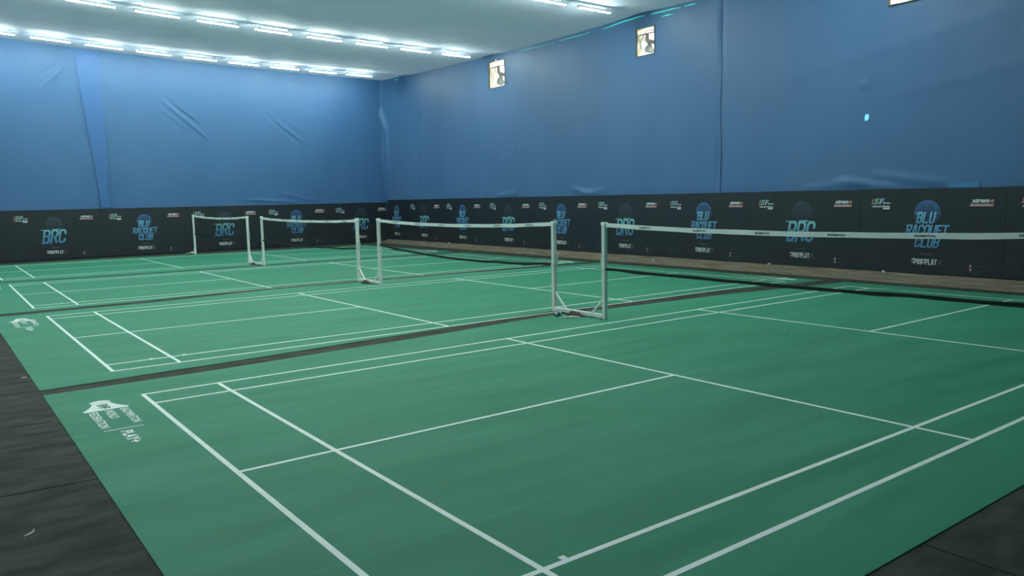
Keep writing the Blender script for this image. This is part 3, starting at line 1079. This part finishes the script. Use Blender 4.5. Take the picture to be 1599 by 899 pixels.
# ------------------------------------------------------------------ net posts
PH_ = 1.52
def post_parts(root, y, inward):
    """a post at local y; inward = +1/-1 is the way to its partner; the net is on the other side"""
    bm = bmesh.new()
    box(bm, -0.033, 0.033, y - 0.033, y + 0.033, 0.0, PH_)
    bevel(bm, 0.005, 2)
    p = obj('post', bm, M_POST, root)
    bm = bmesh.new()
    box(bm, -0.040, 0.040, y - 0.040, y + 0.040, PH_ - 0.055, PH_ + 0.006)
    bevel(bm, 0.008, 2)
    obj('post_cap', bm, M_TAPE, p)
    bm = bmesh.new()
    box(bm, -0.040, 0.040, y - 0.040, y + 0.040, 0.765, 0.80)
    obj('tie_band', bm, M_ROPE, p)
    # rope wound on a cleat at the outer face
    bm = bmesh.new()
    yy = y + inward * 0.05
    pts = []
    for k in range(49):
        a = 2 * PI * k / 12
        pts.append((0.012 * math.sin(a * 0.37) + 0.012, yy + 0.022 * math.cos(a) * inward + 0.01 * inward, 0.93 + 0.075 * math.sin(a) - 0.0006 * k))
    tube(bm, pts, 0.0065, 6)
    obj('rope_coil', bm, M_ROPE, p)
    bm = bmesh.new()
    beam(bm, (0, y + inward * 0.02, 0.33), (0, y + inward * 0.30, 0.065), 0.026)
    obj('brace', bm, M_POST, root)

def post_frame(loc, span, label, group):
    root = thing('double_net_post', label, 'net post', loc, 0, group)
    post_parts(root, 0.0, 1)
    post_parts(root, span, -1)
    bm = bmesh.new()
    box(bm, -0.032, 0.032, 0.03, span - 0.03, 0.012, 0.072)
    bevel(bm, 0.004, 1)
    obj('base_bar', bm, M_POST, root)
    for yy in (0.12, span - 0.12):
        bm = bmesh.new()
        box(bm, -0.045, 0.045, yy - 0.04, yy + 0.04, 0.0, 0.013)
        obj('foot', bm, M_STEEL, root)
    return root
FR = [(6.86, 6.39, 7.62), (6.75, 13.75, 14.86), (6.80, 21.62, 22.96)]
for (x, ya, yb), lab in zip(FR, ('nearest the camera, beside the water bottle', 'standing in the gap between second and third courts', 'standing in the gap before the farthest court')):
    post_frame((x, ya, 0.0095), yb - ya, 'white steel double net post frame, %s' % lab, 'double net post frames')
def single(loc, inward, label):
    root = thing('net_post', label, 'net post', loc)
    post_parts(root, 0.0, inward)
    bm = bmesh.new()
    e = inward * 0.62
    box(bm, -0.032, 0.032, min(0.03 * inward, e), max(0.03 * inward, e), 0.012, 0.072)
    bevel(bm, 0.004, 1)
    obj('base_bar', bm, M_POST, root)
    bm = bmesh.new()
    box(bm, -0.20, 0.20, e - 0.03, e + 0.03, 0.0, 0.05)
    obj('foot', bm, M_STEEL, root)
    return root
single((6.86, 29.45, 0.0095), 1, 'white single net post against the back wall banners')
single((6.86, -0.22, 0.0095), -1, 'white single net post beyond the right edge of the photo')

# ------------------------------------------------------------------ nets
def net(x, xb, ya, yb, tops, bots, label):
    """tops, bots: heights (start, middle, end) of cord and of lower tape between the two posts; ya < yb"""
    root = thing('badminton_net', label, 'net', (0, 0, 0), 0, 'badminton nets')
    def curve(c, t):
        a, m, b = c
        return a * (1 - t) * (1 - 2 * t) + 4 * m * t * (1 - t) + b * t * (2 * t - 1)
    def P(t):
        return x + (xb - x) * t, ya + (yb - ya) * t
    n = 48
    def strip(z0f, th, thick, m, name, wob=0.0, seed=0):
        bm = bmesh.new()
        prev = None
        for k in range(n + 1):
            t = k / n
            px, py = P(t)
            z = z0f(t)
            hh = th * (1 + wob * noise.noise(Vector((t * 14, seed, 0))))
            cur = [bm.verts.new((px - thick / 2, py, z - hh)), bm.verts.new((px + thick / 2, py, z - hh)),
                   bm.verts.new((px + thick * 0.6, py, z)), bm.verts.new((px - thick * 0.6, py, z))]
            if prev:
                for q in range(4):
                    bm.faces.new((prev[q], prev[(q + 1) % 4], cur[(q + 1) % 4], cur[q]))
            else:
                bm.faces.new(cur)
            prev = cur
        bm.faces.new(prev[::-1])
        return obj(name, bm, m, root)
    tp = strip(lambda t: curve(tops, t) + 0.004 * noise.noise(Vector((t * 9, x, 1))), 0.062, 0.014, M_TAPE, 'top_tape', 0.12, 1)
    strip(lambda t: curve(bots, t) + 0.022 + 0.012 * noise.noise(Vector((t * 9, x, 2))), 0.042, 0.016, M_BLACK, 'bottom_tape', 0.35, 2)
    # black printing on the tape, facing the near court side
    for k in range(6):
        bm = bmesh.new()
        t = 0.10 + k * 0.155
        px, py = P(t)
        z = curve(tops, t) - 0.043
        Mx = Matrix(((0, 0, -1, px - 0.0085), (-1, 0, 0, py + 0.10), (0, 1, 0, z), (0, 0, 0, 1)))
        text(bm, 'BADMINTON', Mx, 0.024, 0.22, bold=0.03)
        obj('tape_print', bm, M_PRINT, tp)
    # twine mesh
    bm = bmesh.new()
    r = 0.0007
    L_ = yb - ya
    nv = int(L_ / 0.021)
    def zt(t):
        return curve(tops, t) - 0.05
    def zb(t):
        return curve(bots, t)
    for k in range(1, nv):
        t = k / nv
        px, py = P(t)
        vs = [bm.verts.new((px + a, py + b, z)) for z in (zb(t), zt(t)) for a, b in ((-r, 0), (0, -r), (r, 0), (0, r))]
        for q in range(4):
            bm.faces.new((vs[q], vs[(q + 1) % 4], vs[4 + (q + 1) % 4], vs[4 + q]))
    for j in range(1, 34):
        f = j / 34
        prev = None
        for k in range(17):
            t = k / 16
            px, py = P(t)
            z = zb(t) * (1 - f) + zt(t) * f
            cur = [bm.verts.new((px + a, py, z + b)) for a, b in ((-r, 0), (0, -r), (r, 0), (0, r))]
            if prev:
                for q in range(4):
                    bm.faces.new((prev[q], prev[(q + 1) % 4], cur[(q + 1) % 4], cur[q]))
            prev = cur
    obj('mesh', bm, M_NET, root)
    return root
e = 0.042
net(6.86, 6.86, -0.22 + e, 6.39 - e, (1.53, 1.462, 1.52), (0.81, 0.782, 0.80), 'badminton net with white top tape, the one nearest the camera')
net(6.86, 6.75, 7.62 + e, 13.75 - e, (1.52, 1.452, 1.515), (0.81, 0.765, 0.93), 'badminton net over the second court, its black lower tape sloping')
net(6.75, 6.80, 14.86 + e, 21.62 - e, (1.50, 1.452, 1.50), (0.80, 0.74, 0.80), 'badminton net over the third court, seen against the back wall banners')
net(6.80, 6.86, 22.96 + e, 29.45 - e, (1.53, 1.462, 1.53), (0.80, 0.76, 0.80), 'smallest badminton net, over the farthest court by the back wall')

# ------------------------------------------------------------------ small things
def bottle(loc, rz, label):
    root = thing('water_bottle', label, 'bottle', loc, rz)
    Mx = Matrix.Translation((0, 0, 0.034)) @ Matrix.Rotation(PI / 2, 4, 'Y')
    bm = bmesh.new()
    lathe(bm, [(0.020, 0.0), (0.031, 0.006), (0.033, 0.02), (0.033, 0.05), (0.030, 0.06), (0.033, 0.07), (0.033, 0.14), (0.028, 0.165), (0.014, 0.188), (0.013, 0.197)], 24)
    bmesh.ops.transform(bm, matrix=Mx, verts=bm.verts)
    m = mat('clear_plastic', (0.45, 0.65, 0.68, 1), 0.12)
    m.node_tree.nodes['Principled BSDF'].inputs['Transmission Weight'].default_value = 0.2
    obj('bottle_body', bm, m, root, smooth=True)
    bm = bmesh.new()
    lathe(bm, [(0.0335, 0.075), (0.0345, 0.076), (0.0345, 0.130), (0.0335, 0.131)], 24, cap=False)
    bmesh.ops.transform(bm, matrix=Mx, verts=bm.verts)
    obj('wrapper', bm, mat('bottle_wrapper', (0.02, 0.09, 0.16, 1), 0.4), root, smooth=True)
    bm = bmesh.new()
    lathe(bm, [(0.015, 0.194), (0.016, 0.195), (0.016, 0.214), (0.014, 0.216)], 20)
    bmesh.ops.transform(bm, matrix=Mx, verts=bm.verts)
    obj('cap', bm, mat('bottle_cap', (0.02, 0.06, 0.08, 1), 0.4), root, smooth=True)
    return root
bottle((6.64, 7.21, 0.008), PI + 0.35, 'small clear water bottle lying in the floor gap beside the nearest post frame')

def rumple(name, pts, w, h, m, label, cat, seed, group=None):
    """a low crumpled strip of cloth following pts"""
    bm = bmesh.new()
    prev = None
    n = 22
    pv = [Vector(p) for p in pts]
    for k in range(n + 1):
        t = k / n * (len(pv) - 1)
        i = min(int(t), len(pv) - 2)
        p = pv[i].lerp(pv[i + 1], t - i)
        d = (pv[i + 1] - pv[i]).normalized()
        s = Vector((-d.y, d.x, 0))
        cur = []
        for j in range(9):
            a = PI * j / 8
            ww = w * (0.5 + 0.35 * noise.noise(Vector((k * 0.5, seed, 0)))) * math.sin(PI * (0.12 + 0.76 * k / n))
            hh = h * (0.75 + 0.7 * noise.noise(Vector((k * 0.6, j * 0.8, seed)))) * math.sin(PI * (0.08 + 0.84 * k / n))
            q = p + s * (ww * math.cos(a)) + Vector((0, 0, max(0.0, hh * math.sin(a))))
            cur.append(bm.verts.new(q))
        if prev:
            for j in range(8):
                bm.faces.new((prev[j], prev[j + 1], cur[j + 1], cur[j]))
            bm.faces.new((prev[0], cur[0], cur[8], prev[8]))
        else:
            bm.faces.new(cur)
        prev = cur
    bm.faces.new(prev[::-1])
    bmesh.ops.recalc_face_normals(bm, faces=bm.faces)
    o = obj(name, bm, m, None, smooth=True)
    return tag(o, label, cat, group)
rumple('crumpled_bag', [(6.45, 7.02, 0.007), (6.55, 6.93, 0.007), (6.64, 6.84, 0.007), (6.70, 6.76, 0.007)], 0.11, 0.035, noise_mat('bag_plastic', (0.20, 0.25, 0.20, 1), (0.42, 0.47, 0.38, 1), (1, 1, 1), 30, 4, 0.5, 0.5, 0.01),
       'pale crumpled plastic bag on the floor between bottle and post frame', 'bag', 1.3)
M_SAND = noise_mat('dark_weight', (0.018, 0.018, 0.014, 1), (0.07, 0.055, 0.042, 1), (1, 1, 1), 18, 4, 0.8, 0.5, 0.01)
for (x, ya, yb), lab in zip(FR, ('nearest the camera', 'between second and third courts', 'before the farthest court')):
    ym = (ya + yb) / 2
    rumple('cloth_rag', [(x - 0.100, ym - 0.24, 0.010), (x - 0.100, ym - 0.05, 0.010), (x - 0.110, ym + 0.06, 0.010), (x - 0.105, ym + 0.20, 0.010)],
           0.110, 0.080, M_SAND, 'dark crumpled rag against the base bar of the post frame %s' % lab, 'rag', x * 3.3 + ym, 'rags on the post frames')

def shuttlecock(loc, tilt, rz, label, group='shuttlecocks left along the ledge'):
    root = thing('shuttlecock', label, 'shuttlecock', loc, rz, group)
    root.rotation_euler = (tilt, 0, rz)
    bm = bmesh.new()
    lathe(bm, [(0.003, -0.002), (0.010, 0.001), (0.0125, 0.008), (0.0135, 0.016), (0.013, 0.026)], 16)
    obj('cork', bm, mat('cork_white', (0.75, 0.72, 0.62, 1), 0.6), root, smooth=True)
    bm = bmesh.new()
    for k in range(16):
        a = 2 * PI * k / 16
        def pt(r, z, da):
            return (r * math.cos(a + da), r * math.sin(a + da), z)
        vs = [bm.verts.new(pt(0.012, 0.024, -0.05)), bm.verts.new(pt(0.012, 0.024, 0.05)), bm.verts.new(pt(0.024, 0.055, 0.16)),
              bm.verts.new(pt(0.033, 0.082, 0.24)), bm.verts.new(pt(0.034, 0.087, 0.0)), bm.verts.new(pt(0.0325, 0.082, -0.2)), bm.verts.new(pt(0.0235, 0.055, -0.14))]
        bm.faces.new(vs)
    bmesh.ops.solidify(bm, geom=list(bm.faces), thickness=0.0008)
    obj('feather_skirt', bm, mat('feather_white', (0.80, 0.82, 0.76, 1), 0.7), root)
    return root
shuttlecock((14.78, 12.75, 0.080), 0.25, 0.4, 'white shuttlecock standing on the ledge right of the nearest post frame')
s1 = shuttlecock((15.55, 19.65, 0.13), 1.6, 1.9, 'shuttlecock lying on the ledge below the banners, behind the second net')
s2 = shuttlecock((15.86, 25.25, 0.14), 1.6, 0.5, 'shuttlecock lying on the ledge closest to the room corner')
s3 = shuttlecock((15.26, 6.30, 0.145), 1.55, 2.6, 'shuttlecock lying on the ledge under the ninth banner')
s4 = shuttlecock((15.33, 9.40, 0.145), 1.5, 0.9, 'shuttlecock lying on the ledge under the eighth banner')

# lone feather on the dark floor, lower left
bm = bmesh.new()
quill = [(-0.035, -0.035, 0.003), (-0.01, -0.02, 0.004), (0.012, -0.002, 0.005), (0.022, 0.018, 0.008), (0.026, 0.040, 0.012)]
wid = [0.003, 0.009, 0.008, 0.004, 0.0015]
prev = None
for p, w in zip(quill, wid):
    cur = [bm.verts.new((p[0] + w, p[1] - w, p[2])), bm.verts.new((p[0], p[1], p[2] + 0.002)), bm.verts.new((p[0] - w, p[1] + w, p[2]))]
    if prev:
        bm.faces.new((prev[0], prev[1], cur[1], cur[0]))
        bm.faces.new((prev[1], prev[2], cur[2], cur[1]))
    prev = cur
bmesh.ops.solidify(bm, geom=list(bm.faces), thickness=0.001)
o = obj('feather', bm, mat('loose_feather', (0.72, 0.76, 0.68, 1), 0.7))
o.location = (-1.300, 2.800, 0.0)
tag(o, 'loose white shuttlecock feather on the dark floor at lower left', 'feather')

def scrap(loc, s, label, seed):
    bm = bmesh.new()
    rnd = random.Random(seed)
    vs = []
    for k in range(7):
        a = 2 * PI * k / 7
        r = s * rnd.uniform(0.5, 1.0)
        vs.append(bm.verts.new((r * math.cos(a), r * 0.6 * math.sin(a), 0.002 + 0.008 * rnd.random())))
    c = bm.verts.new((0, 0, 0.012))
    for k in range(7):
        bm.faces.new((vs[k], vs[(k + 1) % 7], c))
    bmesh.ops.solidify(bm, geom=list(bm.faces), thickness=0.001)
    o = obj('paper_scrap', bm, M_WHITE)
    o.location = loc
    return tag(o, label, 'paper scrap', 'scraps on the floor')
scrap((-0.86, 7.92, 0.0), 0.05, 'white scrap at the left edge of the second court mat', 1)
scrap((10.95, 7.80, MAT_T), 0.035, 'tiny white scrap on the second court near its right sideline', 2)
scrap((7.70, 4.38, MAT_T), 0.025, 'tiny white speck on the nearest court beyond the net, left of its pair', 3)
scrap((7.97, 3.90, MAT_T), 0.025, 'tiny white speck on the nearest court beyond the net, right of its pair', 4)
